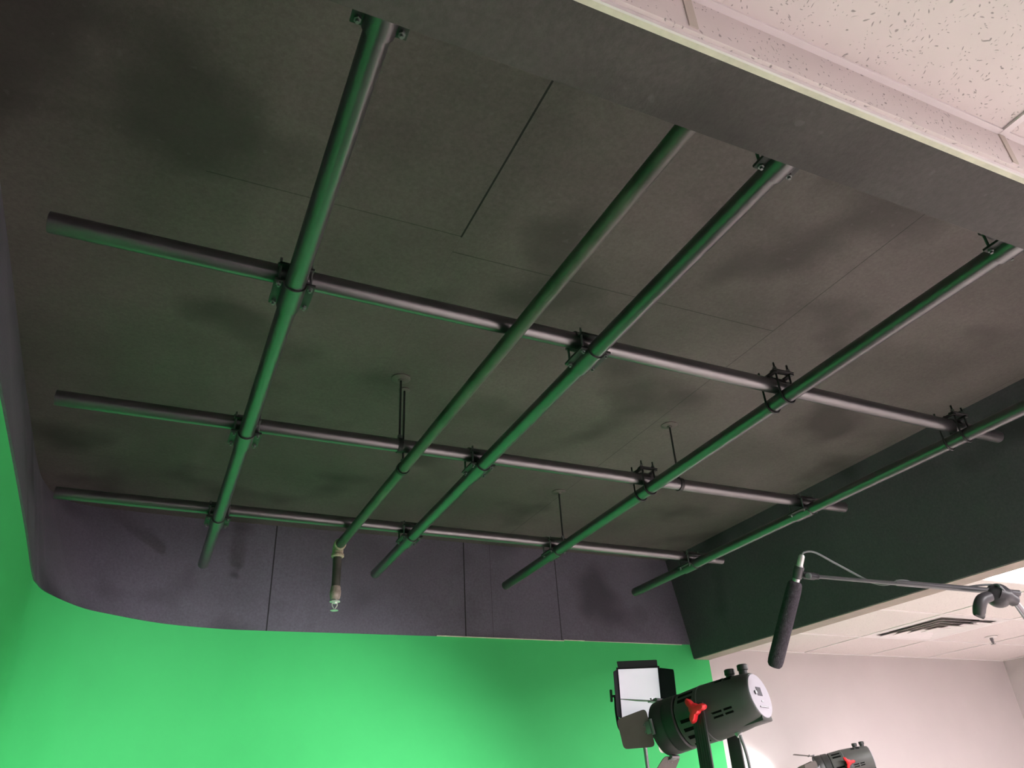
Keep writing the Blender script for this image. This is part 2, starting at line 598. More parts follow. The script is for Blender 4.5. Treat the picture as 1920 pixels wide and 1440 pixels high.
# ------------------------------------------------------------------ pipe grid
PR = 0.0242                                     # pipe outside radius
def pipe_mesh(p0, p1, r, seg=40):
    bm = NB()
    d = p1-p0
    L = d.length
    b = min(0.06, L/4)
    ri = r-0.0036
    add_lathe(bm, p0, d, [(b, 0.0005), (b, ri), (0.001, ri), (0, ri+0.001), (0, r-0.001), (0.001, r),
                          (L-0.001, r), (L, r-0.001), (L, ri+0.001), (L-0.001, ri), (L-b, ri), (L-b, 0.0005)], seg)
    return bm

LONG = {'A': (0.16842, 0.00563, 3.366), 'C': (0.90026, 0.00111, 3.333), 'D': (1.53834, 0.01416, 3.372), 'E': (2.29175, -0.00615, 3.331)}
CROSS = [(0.665, 0.012, -0.30, 2.50), (1.3885, 0.01834, -0.296, 2.519), (2.1092, -0.0002, -0.317, 2.519), (2.8381, 0.01091, -0.350, 2.480)]
ZX = 1.045
def long_pt(k, y):
    x0, s, _ = LONG[k]
    return P(x0+s*(y-1.5), y, 1.0)
def cross_pt(j, x):
    y0, s, a, b = CROSS[j]
    return P(x, y0+s*(x-1), ZX)

LLAB = {'A': 'black lengthwise grid pipe nearest the left wall, longest in the photo',
        'C': 'black lengthwise grid pipe running beside the sprinkler pipe on its right',
        'D': 'black lengthwise grid pipe held by thin double U-bolts, ending above the panel light',
        'E': 'black lengthwise grid pipe running along the dark side wall, rightmost of them'}
for k in LONG:
    a, b = long_pt(k, 0.56), long_pt(k, LONG[k][2])
    o = obj('grid_pipe', pipe_mesh(a, b, PR), 'pipe', None, True, a)
    tag(o, LLAB[k], 'pipe', 'lengthwise pipes of the lighting grid')
CLAB = ['black crosswise grid pipe hidden just behind the front header',
        'black crosswise grid pipe nearest the viewer, its left end in the open',
        'black crosswise grid pipe in the middle, hung from the tall double rods',
        'black crosswise grid pipe farthest back, close to the black back wall']
for j in range(4):
    a, b = cross_pt(j, CROSS[j][2]), cross_pt(j, CROSS[j][3])
    o = obj('cross_pipe', pipe_mesh(a, b, PR), 'pipe', None, True, a)
    tag(o, CLAB[j], 'pipe', 'crosswise pipes of the lighting grid')

def half_sleeve(bm, c, axis, up, r0, r1, half, span=math.pi, seg=20):
    """half tube about axis, open towards up"""
    axis = Vector(axis).normalized()
    up = Vector(up)
    side = axis.cross(up).normalized()
    rings = []
    for s in (-half, half):
        for r in (r0, r1):
            ring = []
            for k in range(seg+1):
                q = -span/2 + span*k/seg
                ring.append(bm.verts.new(c + axis*s + (side*math.sin(q) - up*math.cos(q))*r))
            rings.append(ring)
    i0, o0, i1, o1 = rings
    for k in range(seg):
        bm.faces.new((o0[k], o0[k+1], o1[k+1], o1[k]))
        bm.faces.new((i0[k], i1[k], i1[k+1], i0[k+1]))
        bm.faces.new((i0[k], i0[k+1], o0[k+1], o0[k]))
        bm.faces.new((i1[k], o1[k], o1[k+1], i1[k+1]))
    for k in (0, seg):
        bm.faces.new((i0[k], o0[k], o1[k], i1[k]))

def bolt(c0, c1, r, nut_at):
    bm = NB()
    add_rod(bm, c0, c1, r, 10)
    d = (c1-c0).normalized()
    for t in nut_at:
        add_lathe(bm, c0+d*t, d, [(-0.003, r*2.0), (0.003, r*2.0)], 6)
    return bm

def crossing(k, j):
    y = CROSS[j][0]
    for _ in range(3):
        x = LONG[k][0]+LONG[k][1]*(y-1.5)
        y = CROSS[j][0]+CROSS[j][1]*(x-1)
    return P(x, y, 1.0), P(x, y, ZX)

UP = Vector((0, 0, 1))
def saddle_clamp(k, j, label):
    lo, hi = crossing(k, j)
    ax = (long_pt(k, 2)-long_pt(k, 1)).normalized()
    cx = (cross_pt(j, 2)-cross_pt(j, 1)).normalized()
    t = thing('saddle_clamp', label, 'clamp', lo, 'saddle clamps of the lighting grid')
    sd = Vector((ax.y, -ax.x, 0))
    bm = NB()
    half_sleeve(bm, lo, ax, UP, PR+0.0004, PR+0.0046, 0.050)
    part('lower_saddle', bm, 'pipe', t)
    for s in (-1, 1):
        bm = NB()
        m = Matrix.Translation(lo) @ Matrix((( sd.x, ax.x, 0, 0), (sd.y, ax.y, 0, 0), (0, 0, 1, 0), (0, 0, 0, 1)))
        add_box(bm, (s*(PR+0.002) if s > 0 else -(PR+0.024), -0.050, -0.003), ((PR+0.024) if s > 0 else -(PR+0.002), 0.050, 0.004), m, 0.001)
        part('flange', bm, 'clamp', t)
    bm = NB()
    half_sleeve(bm, hi, cx, -UP, PR+0.0004, PR+0.0046, 0.042)
    part('upper_saddle', bm, 'pipe', t)
    for s in (-1, 1):
        bm = NB()
        m = Matrix.Translation(hi) @ Matrix(((cx.x, -cx.y, 0, 0), (cx.y, cx.x, 0, 0), (0, 0, 1, 0), (0, 0, 0, 1)))
        add_box(bm, (-0.042, s*(PR+0.002) if s > 0 else -(PR+0.024), -0.004), (0.042, (PR+0.024) if s > 0 else -(PR+0.002), 0.003), m, 0.001)
        part('upper_flange', bm, 'clamp', t)
    for sx in (-1, 1):
        for sy in (-1, 1):
            c = lo + sd*(sx*0.0372) + ax*(sy*0.039)
            part('bolt', bolt(c-UP*0.014, c+UP*0.072, 0.0034, (0.009, 0.066)), 'bolt', t)
    return t

def ubolt_clamp(k, j, label):
    lo, hi = crossing(k, j)
    ax = (long_pt(k, 2)-long_pt(k, 1)).normalized()
    sd = Vector((ax.y, -ax.x, 0))
    t = thing('u_bolt_clamp', label, 'clamp', lo, 'double U-bolt clamps of the lighting grid')
    for s in (-1, 1):
        c = lo + ax*(s*0.0365)
        R = PR+0.0036
        pts = [c + sd*R + UP*0.118]
        pts += [c + sd*R + UP*z for z in (0.08, 0.03, 0.005)]
        for q in range(1, 14):
            a = math.pi*q/14
            pts.append(c + sd*(R*math.cos(a)) - UP*(R*math.sin(a)))
        pts += [c - sd*R + UP*z for z in (0.005, 0.03, 0.08, 0.118)]
        bm = NB()
        add_tube(bm, pts, 0.0034, 10)
        u = part('u_bolt', bm, 'clamp', t)
        for q in (-1, 1):
            bm = NB()
            add_lathe(bm, c+sd*(q*R)+UP*0.096, UP, [(-0.004, 0.0072), (0.004, 0.0072)], 6)
            part('nut', bm, 'bolt', u)
    bm = NB()
    m = Matrix.Translation(lo) @ Matrix(((sd.x, ax.x, 0, 0), (sd.y, ax.y, 0, 0), (0, 0, 1, 0), (0, 0, 0, 1)))
    for s in (-1, 1):
        add_box(bm, (-0.042, s*0.0365-0.011, 0.084), (0.042, s*0.0365+0.011, 0.089), m, 0.001)
    for s in (-1, 1):
        add_box(bm, (s*0.034-0.008, -0.045, 0.0775), (s*0.034+0.008, 0.045, 0.0845), m, 0.001)
    part('top_strap', bm, 'clamp', t)
    bm = NB()
    half_sleeve(bm, hi, (cross_pt(j, 2)-cross_pt(j, 1)).normalized(), -UP, PR+0.0003, PR+0.0036, 0.018)
    part('pipe_saddle', bm, 'clamp', t)
    return t

LN = {'A': 'leftmost lengthwise pipe', 'C': 'second lengthwise pipe', 'D': 'third lengthwise pipe', 'E': 'side-wall lengthwise pipe'}
CN = ['hidden front cross pipe', 'nearest cross pipe', 'middle cross pipe', 'farthest cross pipe']
for k in 'ACDE':
    for j in range(4):
        if (k, j) in (('D', 1), ('D', 2), ('E', 1)):
            ubolt_clamp(k, j, 'double U-bolt clamp where the %s crosses the %s' % (LN[k], CN[j]))
        elif (k, j) == ('E', 0):
            continue
        else:
            saddle_clamp(k, j, 'black saddle clamp where the %s crosses the %s' % (LN[k], CN[j]))

# ------------------------------------------------------------------ hanger rods
def ring_mesh(c, axis, r, t, w):
    bm = NB()
    a, b, d = frame(axis)
    seg = 28
    add = []
    for s, rr in ((-w, r), (w, r), (w, r+t), (-w, r+t)):
        add.append([bm.verts.new(c+d*s+(a*math.cos(q)+b*math.sin(q))*rr) for q in (2*math.pi*i/seg for i in range(seg))])
    for i in range(4):
        A, B = add[i], add[(i+1) % 4]
        for q in range(seg):
            bm.faces.new((A[q], A[(q+1) % seg], B[(q+1) % seg], B[q]))
    return bm

def hanger(x, y, target, axis, r, label, plate=True):
    topc = P(x, y, ZC)
    t = thing('pipe_hanger', label, 'hanger', topc, 'rod hangers under the black ceiling')
    bm = NB()
    add_rod(bm, topc-UP*0.001, Vector((target.x, target.y, target.z+r+0.004)), 0.0042, 12)
    part('rod', bm, 'rod', t)
    bm = NB()
    if plate:
        add_lathe(bm, topc, -UP, [(0, 0.036), (0.003, 0.036), (0.006, 0.030), (0.007, 0.012), (0.012, 0.009)], 28)
    else:
        add_lathe(bm, topc, -UP, [(0, 0.022), (0.004, 0.022), (0.006, 0.010)], 20)
    part('ceiling_plate', bm, 'ceil', t)
    part('pipe_ring', ring_mesh(target, axis, r+0.001, 0.003, 0.008), 'rod', t)
    bm = NB()
    add_lathe(bm, target+UP*(r+0.004), UP, [(0, 0.009), (0.012, 0.009), (0.014, 0.006)], 6)
    part('nut', bm, 'bolt', t)
    return t

SR = 0.0205                                     # sprinkler pipe radius
BX0, BS, BZ = 0.67809, -0.01448, 1.0
def spr_pt(y, z=BZ):
    return P(BX0+BS*(y-1.5), y, z)
cdir = P(1, 0, 0)-P(0, 0, 0)
ldir = spr_pt(2)-spr_pt(1)
hanger(0.634, 2.109, cross_pt(2, 0.634), cdir, PR, 'black rod with round ceiling plate holding the middle cross pipe, left of two')
hanger(0.6685, 2.18, spr_pt(2.18), ldir, SR, 'thin black rod holding the sprinkler pipe by a ring', False)
hanger(1.703, 2.109, cross_pt(2, 1.703), cdir, PR, 'black rod with round ceiling plate above the third lengthwise pipe')
hanger(1.608, 2.838+0.0065, cross_pt(3, 1.608), cdir, PR, 'black rod holding the farthest cross pipe near the back wall')

# ------------------------------------------------------------------ sprinkler pipe with drop
t = thing('sprinkler_pipe', 'green-lit black sprinkler pipe with a bare drop and chrome head at its end', 'pipe', spr_pt(HY1))
e = spr_pt(2.975)
bm = NB()
add_rod(bm, spr_pt(HY1), e, SR, 36)
part('pipe', bm, 'sprk_pipe', t)
bm = NB()
c = spr_pt(3.0)
ld = ldir.normalized()
pts = [c-ld*0.036, c-ld*0.02, c-ld*0.008-UP*0.002, c+ld*0.0-UP*0.010, c+ld*0.001-UP*0.022, c-UP*0.040]
add_tube(bm, smooth_path(pts, 4), 0.0245, 24)
el = part('elbow', bm, 'sealant', t, 'beige stained elbow')
bm = NB()
add_lathe(bm, c-UP*0.034, -UP, [(0, 0.026), (0.004, 0.029), (0.014, 0.029), (0.018, 0.025)], 28)
add_lathe(bm, c-ld*0.042, ld, [(0, 0.024), (0.004, 0.0275), (0.012, 0.0275), (0.016, 0.025)], 28)
part('collar', bm, 'sealant', el)
bm = NB()
add_rod(bm, c-UP*0.045, c-UP*0.200, 0.0195, 28)
part('drop_pipe', bm, 'sprk_pipe', t)
bm = NB()
add_lathe(bm, c-UP*0.185, -UP, [(0, 0.0205), (0.006, 0.0225), (0.016, 0.0225), (0.020, 0.0245), (0.040, 0.0245), (0.055, 0.021), (0.060, 0.017)], 28)
part('coupling', bm, 'brass', t, 'rusty reducing coupling')
h = c-UP*0.244
bm = NB()
add_lathe(bm, h, -UP, [(0, 0.013), (0.006, 0.013), (0.007, 0.024), (0.011, 0.024), (0.013, 0.012), (0.018, 0.009)], 8)
hd = part('sprinkler_head', bm, 'chrome', t)
bm = NB()
for s in (-1, 1):
    add_tube(bm, smooth_path([h-UP*0.014+Vector((s*0.010, 0, 0)), h-UP*0.026+Vector((s*0.011, 0, 0)), h-UP*0.040+Vector((s*0.003, 0, 0)), h-UP*0.046], 4), 0.0025, 8)
part('frame_arm', bm, 'chrome', hd)
bm = NB()
add_lathe(bm, h-UP*0.046, -UP, [(0, 0.004), (0.001, 0.017), (0.003, 0.018), (0.0035, 0.004)], 20)
part('deflector', bm, 'chrome', hd)

# ------------------------------------------------------------------ ceiling fittings
LL = ['lit white ceiling light panel beyond the side header, beside the boom clamp', 'lit unseen ceiling light panel added behind the viewer, middle of three in a row',
      'lit unseen ceiling light panel added just behind the viewer',
      'lit unseen ceiling light panel added behind the viewer, rightmost of three in a row']
for (lx, ly, nx, ny), lab in zip(LIGHTS, LL):
    c = P(lx+nx*G/2, ly+ny*G/2, ZT)
    t = thing('ceiling_light', lab, 'ceiling light', c)
    bm = NB()
    a, b = P(lx+0.0055, ly+0.0055, ZT+0.002), P(lx+nx*G-0.0055, ly+ny*G-0.0055, ZT+0.012)
    e = 0.008
    add_box(bm, a, (a.x+e, b.y, b.z)); add_box(bm, (b.x-e, a.y, a.z), b)
    add_box(bm, (a.x+e, a.y, a.z), (b.x-e, a.y+e, b.z)); add_box(bm, (a.x+e, b.y-e, a.z), (b.x-e, b.y, b.z))
    part('frame', bm, 'grid', t, None, False)
    bm = NB()
    add_box(bm, (a.x+e, a.y+e, a.z+0.004), (b.x-e, b.y-e, b.z))
    part('diffuser', bm, 'troffer', t, None, False)

# four-way air vent
vc = P(3.632+G/2, 2.633+G/2, ZT)
t = thing('air_vent', 'square white ceiling air vent with nested louvres, beyond the boom arm', 'vent', vc)
def square_cone(bm, c, r0, z0, r1, z1, th=0.0022):
    loops = []
    for r, z, in ((r0, z0), (r1, z1), (r1-th*1.2, z1), (r0-th*1.2, z0)):
        loops.append([bm.verts.new((c.x+sx*r, c.y+sy*r, c.z+z)) for sx, sy in ((-1, -1), (1, -1), (1, 1), (-1, 1))])
    for i in range(4):
        A, B = loops[i], loops[(i+1) % 4]
        for k in range(4):
            bm.faces.new((A[k], A[(k+1) % 4], B[(k+1) % 4], B[k]))
hs = G*U/2-0.007
bm = NB()
square_cone(bm, vc, hs, 0.0, hs-0.03, 0.002, 0.02)
square_cone(bm, vc, hs-0.026, 0.000, hs-0.046, 0.030)
part('frame', bm, 'grid', t, None, False)
for r in (0.235, 0.178, 0.121):
    bm = NB()
    square_cone(bm, vc, r, -0.010, r-0.046, 0.010)
    part('louvre', bm, 'grid', t, None, False)
bm = NB()
add_box(bm, (vc.x-0.06, vc.y-0.06, vc.z-0.012), (vc.x+0.06, vc.y+0.06, vc.z-0.009))
part('centre_plate', bm, 'grid', t, None, False)
bm = NB()
add_box(bm, (vc.x-hs, vc.y-hs, vc.z+0.045), (vc.x+hs, vc.y+hs, vc.z+0.055))
part('duct', bm, 'duct', t, None, False)

# pendent sprinkler in the white ceiling
sc = P(4.50, 3.01, ZT+0.002)
t = thing('ceiling_sprinkler', 'small chrome sprinkler head in the white ceiling past the air vent', 'sprinkler', sc)
bm = NB()
add_lathe(bm, sc, -UP, [(0, 0.040), (0.002, 0.040), (0.006, 0.030), (0.007, 0.012)], 24)
part('escutcheon', bm, 'grid', t)
bm = NB()
add_lathe(bm, sc-UP*0.006, -UP, [(0, 0.011), (0.018, 0.011), (0.020, 0.007), (0.030, 0.005)], 12)
for s in (-1, 1):
    add_tube(bm, [sc-UP*0.02+Vector((s*0.010, 0, 0)), sc-UP*0.034+Vector((s*0.011, 0, 0)), sc-UP*0.046], 0.003, 6)
part('head', bm, 'boom', t)
bm = NB()
add_lathe(bm, sc-UP*0.046, -UP, [(0, 0.016), (0.002, 0.016)], 16)
part('deflector', bm, 'boom', t)

# white box fitting on the far right wall
bx = P(X1, 3.33, 0.735)
t = thing('wall_box', 'small white box fitting high on the far right wall', 'fitting', bx)
bm = NB()
add_box(bm, bx+Vector((-0.075, -0.10, -0.045)), bx+Vector((0, 0.06, 0.045)), None, 0.008)
part('housing', bm, 'panel_white', t)
bm = NB()
add_lathe(bm, bx+Vector((-0.05, -0.02, -0.045)), -UP, [(0, 0.022), (0.010, 0.020), (0.014, 0.012)], 20)
part('lens', bm, 'silver', t)

# ------------------------------------------------------------------ tripod stand
def light_stand(top_pt, label, name='light_stand', r=0.011):
    base = Vector((top_pt.x, top_pt.y, 0))
    t = thing(name, label, 'stand', base)
    bm = NB()
    z0 = 0.10
    add_rod(bm, base+UP*z0, base+UP*(top_pt.z*0.55), r*1.35, 18)
    part('lower_pole', bm, 'plastic', t)
    bm = NB()
    add_rod(bm, base+UP*(top_pt.z*0.55), Vector((top_pt.x, top_pt.y, top_pt.z)), r, 18)
    part('upper_pole', bm, 'boom', t)
    bm = NB()
    add_lathe(bm, base+UP*(top_pt.z*0.55-0.03), UP, [(0, r*1.9), (0.05, r*1.9), (0.055, r*1.4)], 18)
    part('collar', bm, 'plastic', t)
    for k in range(3):
        q = 2*math.pi*k/3+0.4
        d = Vector((math.cos(q), math.sin(q), 0))
        bm = NB()
        add_rod(bm, base+UP*0.62+d*r, base+d*0.42+UP*0.012, 0.008, 12)
        part('leg', bm, 'plastic', t)
    return t

# ------------------------------------------------------------------ studio spot lights with barn doors
def local_matrix(a):
    X = Vector(a).normalized()
    Y = UP.cross(X).normalized()
    Z = X.cross(Y).normalized()
    return Matrix(((X.x, Y.x, Z.x, 0), (X.y, Y.y, Z.y, 0), (X.z, Y.z, Z.z, 0), (0, 0, 0, 1)))

def studio_light(pivot, axis, label):
    t = thing('studio_light', label, 'studio light', pivot, 'black studio spot lights on stands')
    Lm = local_matrix(axis)                       # local x runs from the lamp face to the rear panel
    def LP(x, y, z):
        return pivot + (Lm @ Vector((x*1.14, y*1.05, z*1.05)))
    X = LP(1, 0, 0)-pivot
    def tr(bm):
        for v in bm.verts:
            v.co = LP(*v.co)
        return bm
    ex = Vector((1, 0, 0))
    # housing: straight barrel, then a shell that narrows to the rear
    bm = NB()
    add_lathe(bm, (-0.06, 0, 0), ex, [(0, 0.066), (0.004, 0.0705), (0.030, 0.0715), (0.075, 0.0725), (0.110, 0.071), (0.150, 0.0685),
                                     (0.185, 0.0640), (0.205, 0.0600), (0.208, 0.0575)], 48)
    hs_ = part('housing', tr(bm), 'shell', t)
    bm = NB()
    add_lathe(bm, (0.008, 0, 0), ex, [(0, 0.0715), (0.0005, 0.0735), (0.003, 0.0735), (0.0035, 0.0715)], 48)
    part('seam_ring', tr(bm), 'boom', hs_)
    # front reflector barrel
    bm = NB()
    add_lathe(bm, (-0.135, 0, 0), ex, [(0.030, 0.052), (0.002, 0.066), (0, 0.068), (0, 0.0715), (0.004, 0.0725), (0.034, 0.0725), (0.036, 0.0708),
                                      (0.040, 0.0708), (0.042, 0.0725), (0.070, 0.0720), (0.074, 0.068), (0.074, 0.05)], 48, False)
    part('front_barrel', tr(bm), 'body', t)
    bm = NB()
    add_lathe(bm, (-0.108, 0, 0), ex, [(0, 0.0535), (0.003, 0.0535)], 40)
    part('lamp_face', tr(bm), 'cob_face', t, 'white lamp face')
    # vent slots
    for a in (40, 56, 100, 118, 136, 160, -30, -60):
        bm = NB()
        c, s = math.cos(math.radians(a)), math.sin(math.radians(a))
        m = Matrix(((1, 0, 0, 0), (0, c, -s, 0), (0, s, c, 0), (0, 0, 0, 1)))
        add_box(bm, (-0.045, -0.0045, 0.066), (-0.002, 0.0045, 0.0727), m)
        part('side_vent', tr(bm), 'slot', hs_)
    for a, x0, x1 in ((22, 0.060, 0.080), (22, 0.086, 0.105), (32, 0.060, 0.080), (32, 0.086, 0.105),
                      (104, 0.035, 0.070), (104, 0.076, 0.098), (113, 0.035, 0.070), (113, 0.076, 0.098)):
        c, s = math.cos(math.radians(a)), math.sin(math.radians(a))
        m = Matrix(((1, 0, 0, 0), (0, c, -s, 0), (0, s, c, 0), (0, 0, 0, 1)))
        bm = NB()
        r = 0.0722-0.05*max(0, (x1-0.04))*1.2
        add_box(bm, (x0, -0.0026, r-0.012), (x1, 0.0026, r+0.0008), m)
        part('rear_vent', tr(bm), 'slot', hs_)
    # rear panel
    bm = NB()
    add_lathe(bm, (0.147, 0, 0), ex, [(0, 0.0560), (0.003, 0.0560), (0.004, 0.0550)], 48)
    rp = part('rear_panel', tr(bm), 'panel_white', t, 'white round rear control panel')
    bm = NB()
    add_box(bm, (0.1505, -0.014, -0.001), (0.1522, 0.012, 0.021))
    part('display', tr(bm), 'screen', rp)
    bm = NB()
    add_lathe(bm, (0.150, -0.026, 0.006), ex, [(0, 0.0055), (0.005, 0.005)], 16)
    add_box(bm, (0.1505, -0.004, -0.017), (0.152, 0.004, -0.013))
    part('button', tr(bm), 'plastic', rp)
    bm = NB()
    add_box(bm, (0.070, -0.028, -0.0630), (0.1500, 0.028, -0.032), None, 0.003)
    part('power_box', tr(bm), 'body', t)
    bm = NB()
    add_box(bm, (0.150, -0.024, -0.031), (0.1535, 0.024, -0.028))
    part('panel_rim', tr(bm), 'plastic', rp)
    # carrying handle stubs on top
    for x in (0.088, 0.125):
        bm = NB()
        add_lathe(bm, (x, 0, 0.050), (0.15, 0, 1), [(0, 0.011), (0.022, 0.011), (0.024, 0.0135), (0.036, 0.0135), (0.038, 0.011)], 20)
        part('top_knob', tr(bm), 'body', t)
    # barn doors
    xf = -0.132
    def door(kind):
        bm = NB()
        if kind == 'side':                        # hinge along local z
            y0, y1, a, b, L = -0.074, -0.118, 0.050, 0.039, 0.068
            q = [(xf, y0, -a), (xf, y0, a), (xf-L, y1, b), (xf-L, y1, -b)]
        elif kind == 'far':
            y0, y1, a, b, L = 0.074, 0.100, 0.056, 0.040, 0.088
            q = [(xf, y0, -a), (xf, y0, a), (xf-L, y1, b), (xf-L, y1, -b)]
        elif kind == 'bottom':
            z0, z1, a, b, L = -0.074, -0.140, 0.042, 0.058, 0.075
            q = [(xf, -a, z0), (xf, a, z0), (xf-L, b, z1), (xf-L, -b, z1)]
        else:
            z0, z1, a, b, L = 0.074, 0.106, 0.034, 0.052, 0.090
            q = [(xf, -a, z0), (xf, a, z0), (xf-L, b, z1), (xf-L, -b, z1)]
        add_plate(bm, rounded(q, 0.14), 0.0016)
        d = part('barn_door', tr(bm), 'door_metal', t, 'brown-grey metal barn door leaf')
        bm = NB()
        if kind in ('side', 'far'):
            s = -1 if kind == 'side' else 1
            add_box(bm, (xf-0.022, s*0.0785-0.003, -0.016), (xf+0.003, s*0.0785+0.001, 0.016), None, 0.001)
            for z in (-0.009, 0.009):
                add_lathe(bm, (xf-0.013, s*0.080, z), (0, s, 0), [(0, 0.003), (0.004, 0.003)], 10)
            add_rod(bm, (xf+0.006, s*0.076, -0.020), (xf+0.006, s*0.076, 0.020), 0.0045, 10)
        else:
            s = -1 if kind == 'bottom' else 1
            add_box(bm, (xf-0.022, -0.016, s*0.0785-0.003), (xf+0.003, 0.016, s*0.0785+0.001), None, 0.001)
            for y in (-0.009, 0.009):
                add_lathe(bm, (xf-0.013, y, s*0.082), (0, 0, s), [(0, 0.003), (0.004, 0.003)], 10)
            add_rod(bm, (xf+0.006, -0.020, s*0.076), (xf+0.006, 0.020, s*0.076), 0.0045, 10)
        part('hinge', tr(bm), 'boom', d)
    for kd in ('side', 'far', 'bottom', 'top'):
        door(kd)
    # yoke: two straight arms hanging from the pivot, joined below
    Y = (LP(0, 1, 0)-pivot)
    px = 0.018
    fh = Vector((X.x, X.y, 0)).normalized()
    pv = LP(px, 0, 0)
    ym = Matrix(((fh.x, Y.x, 0, pv.x), (fh.y, Y.y, 0, pv.y), (0, 0, 1, pv.z), (0, 0, 0, 1)))
    bm = NB()
    for s in (-1, 1):
        add_box(bm, (-0.020, s*0.086-0.004, -0.245), (0.020, s*0.086+0.004, 0.018), ym, 0.002)
    add_box(bm, (-0.020, -0.090, -0.253), (0.020, 0.090, -0.245), ym, 0.002)
    for k in range(5):
        x = -0.0144+0.0072*k
        for s in (-1, 1):
            add_box(bm, (x-0.0011, s*0.0900-0.001, -0.243), (x+0.0011, s*0.0905+0.001, -0.015), ym)
    part('yoke', bm, 'body', t)
    # red three-lobed tilt knob on the near side
    bm = NB()
    add_rod(bm, ym @ Vector((0, -0.074, 0)), ym @ Vector((0, -0.095, 0)), 0.013, 20)
    lobes = 3
    n = 60
    ringA, ringB, ringC = [], [], []
    for k in range(n):
        q = 2*math.pi*k/n
        r = 0.0165+0.0215*max(0, math.cos(lobes*(q-2.25)))**1.2
        for ring, yy, rr in ((ringA, -0.094, r*0.94), (ringB, -0.104, r), (ringC, -0.112, r*0.82)):
            ring.append(bm.verts.new(ym @ Vector((math.cos(q)*rr, yy, math.sin(q)*rr))))
    cen = bm.verts.new(ym @ Vector((0, -0.116, 0)))
    for k in range(n):
        j = (k+1) % n
        bm.faces.new((ringA[k], ringA[j], ringB[j], ringB[k]))
        bm.faces.new((ringB[k], ringB[j], ringC[j], ringC[k]))
        bm.faces.new((ringC[k], ringC[j], cen))
    bm.faces.new(list(reversed(ringA)))
    part('tilt_knob', bm, 'red', t, 'red lobed tilt knob')
    # mains plug and lead under the rear
    bm = NB()
    pts = [LP(0.062, -0.006, -0.060), LP(0.070, -0.006, -0.076)]
    add_rod(bm, pts[0], pts[1], 0.0095, 14)
    pl = part('plug', bm, 'silver', t, 'silver cable plug')
    plug_end = pts[1]
    # spot added inside the lamp to brighten the green wall, leaving through the barn doors
    ld_ = bpy.data.lights.new('added_key_spot', 'SPOT')
    ld_.energy = KEY_W
    ld_.spot_size = math.radians(94)
    ld_.spot_blend = 0.7
    ld_.shadow_soft_size = 0.03
    lo_ = bpy.data.objects.new('added_key_light', ld_)
    COL.objects.link(lo_)
    lo_.parent = t
    lo_.location = LP(-0.115, 0, 0)-pivot
    lo_.rotation_euler = (-X-UP*0.14).to_track_quat('-Z', 'Y').to_euler()
    # stand top
    return t, ym @ Vector((0, 0, -0.253)), plug_end, fh

key_axis = Vector((0.3914, -0.9067, 0.1574))
PK = at(1327, 1338, 2.2)
t1_, st1, q1, fh1 = studio_light(PK, key_axis, 'black studio spot light with red knob and white rear panel, nearer of two')
light_stand(st1, 'black tripod stand under the nearer studio spot light')
PS = at(1580, 1433, 4.55)
t2_ = copy_tree(t1_)
t2_.location = PS
t2_['label'] = 'black studio spot light small against the white wall, farther of two'
t2_.rotation_euler = (0, 0, math.radians(29))
rz = Matrix.Rotation(math.radians(29), 3, 'Z')
for ch in t2_.children:
    if ch.type == 'LIGHT':
        ch.data = ch.data.copy()
        ch.data.energy = 8.0
light_stand(PS + rz @ (st1-PK), 'black tripod stand under the farther studio spot light')

def power_cable(q, fh, label):
    bm = NB()
    fl = Vector((q.x, q.y, 0.006))+fh*0.16
    add_tube(bm, smooth_path([q, q-UP*0.06+fh*0.010, q-UP*0.16+fh*0.012, q-UP*0.40+fh*0.03, q-UP*0.9+fh*0.07,
                              fl+UP*0.25-fh*0.01, fl+UP*0.02+fh*0.03, fl+fh*0.10, fl+fh*0.35], 6), 0.0042, 10)
    o = obj('power_cable', bm, 'cable', None, True, fl)
    tag(o, label, 'cable', 'power cables of the studio lights')
power_cable(q1, fh1, 'grey power cable hanging from the rear of the nearer studio light')
power_cable(PS + rz @ (q1-PK), rz @ fh1, 'grey power cable hanging from the rear of the farther studio light')

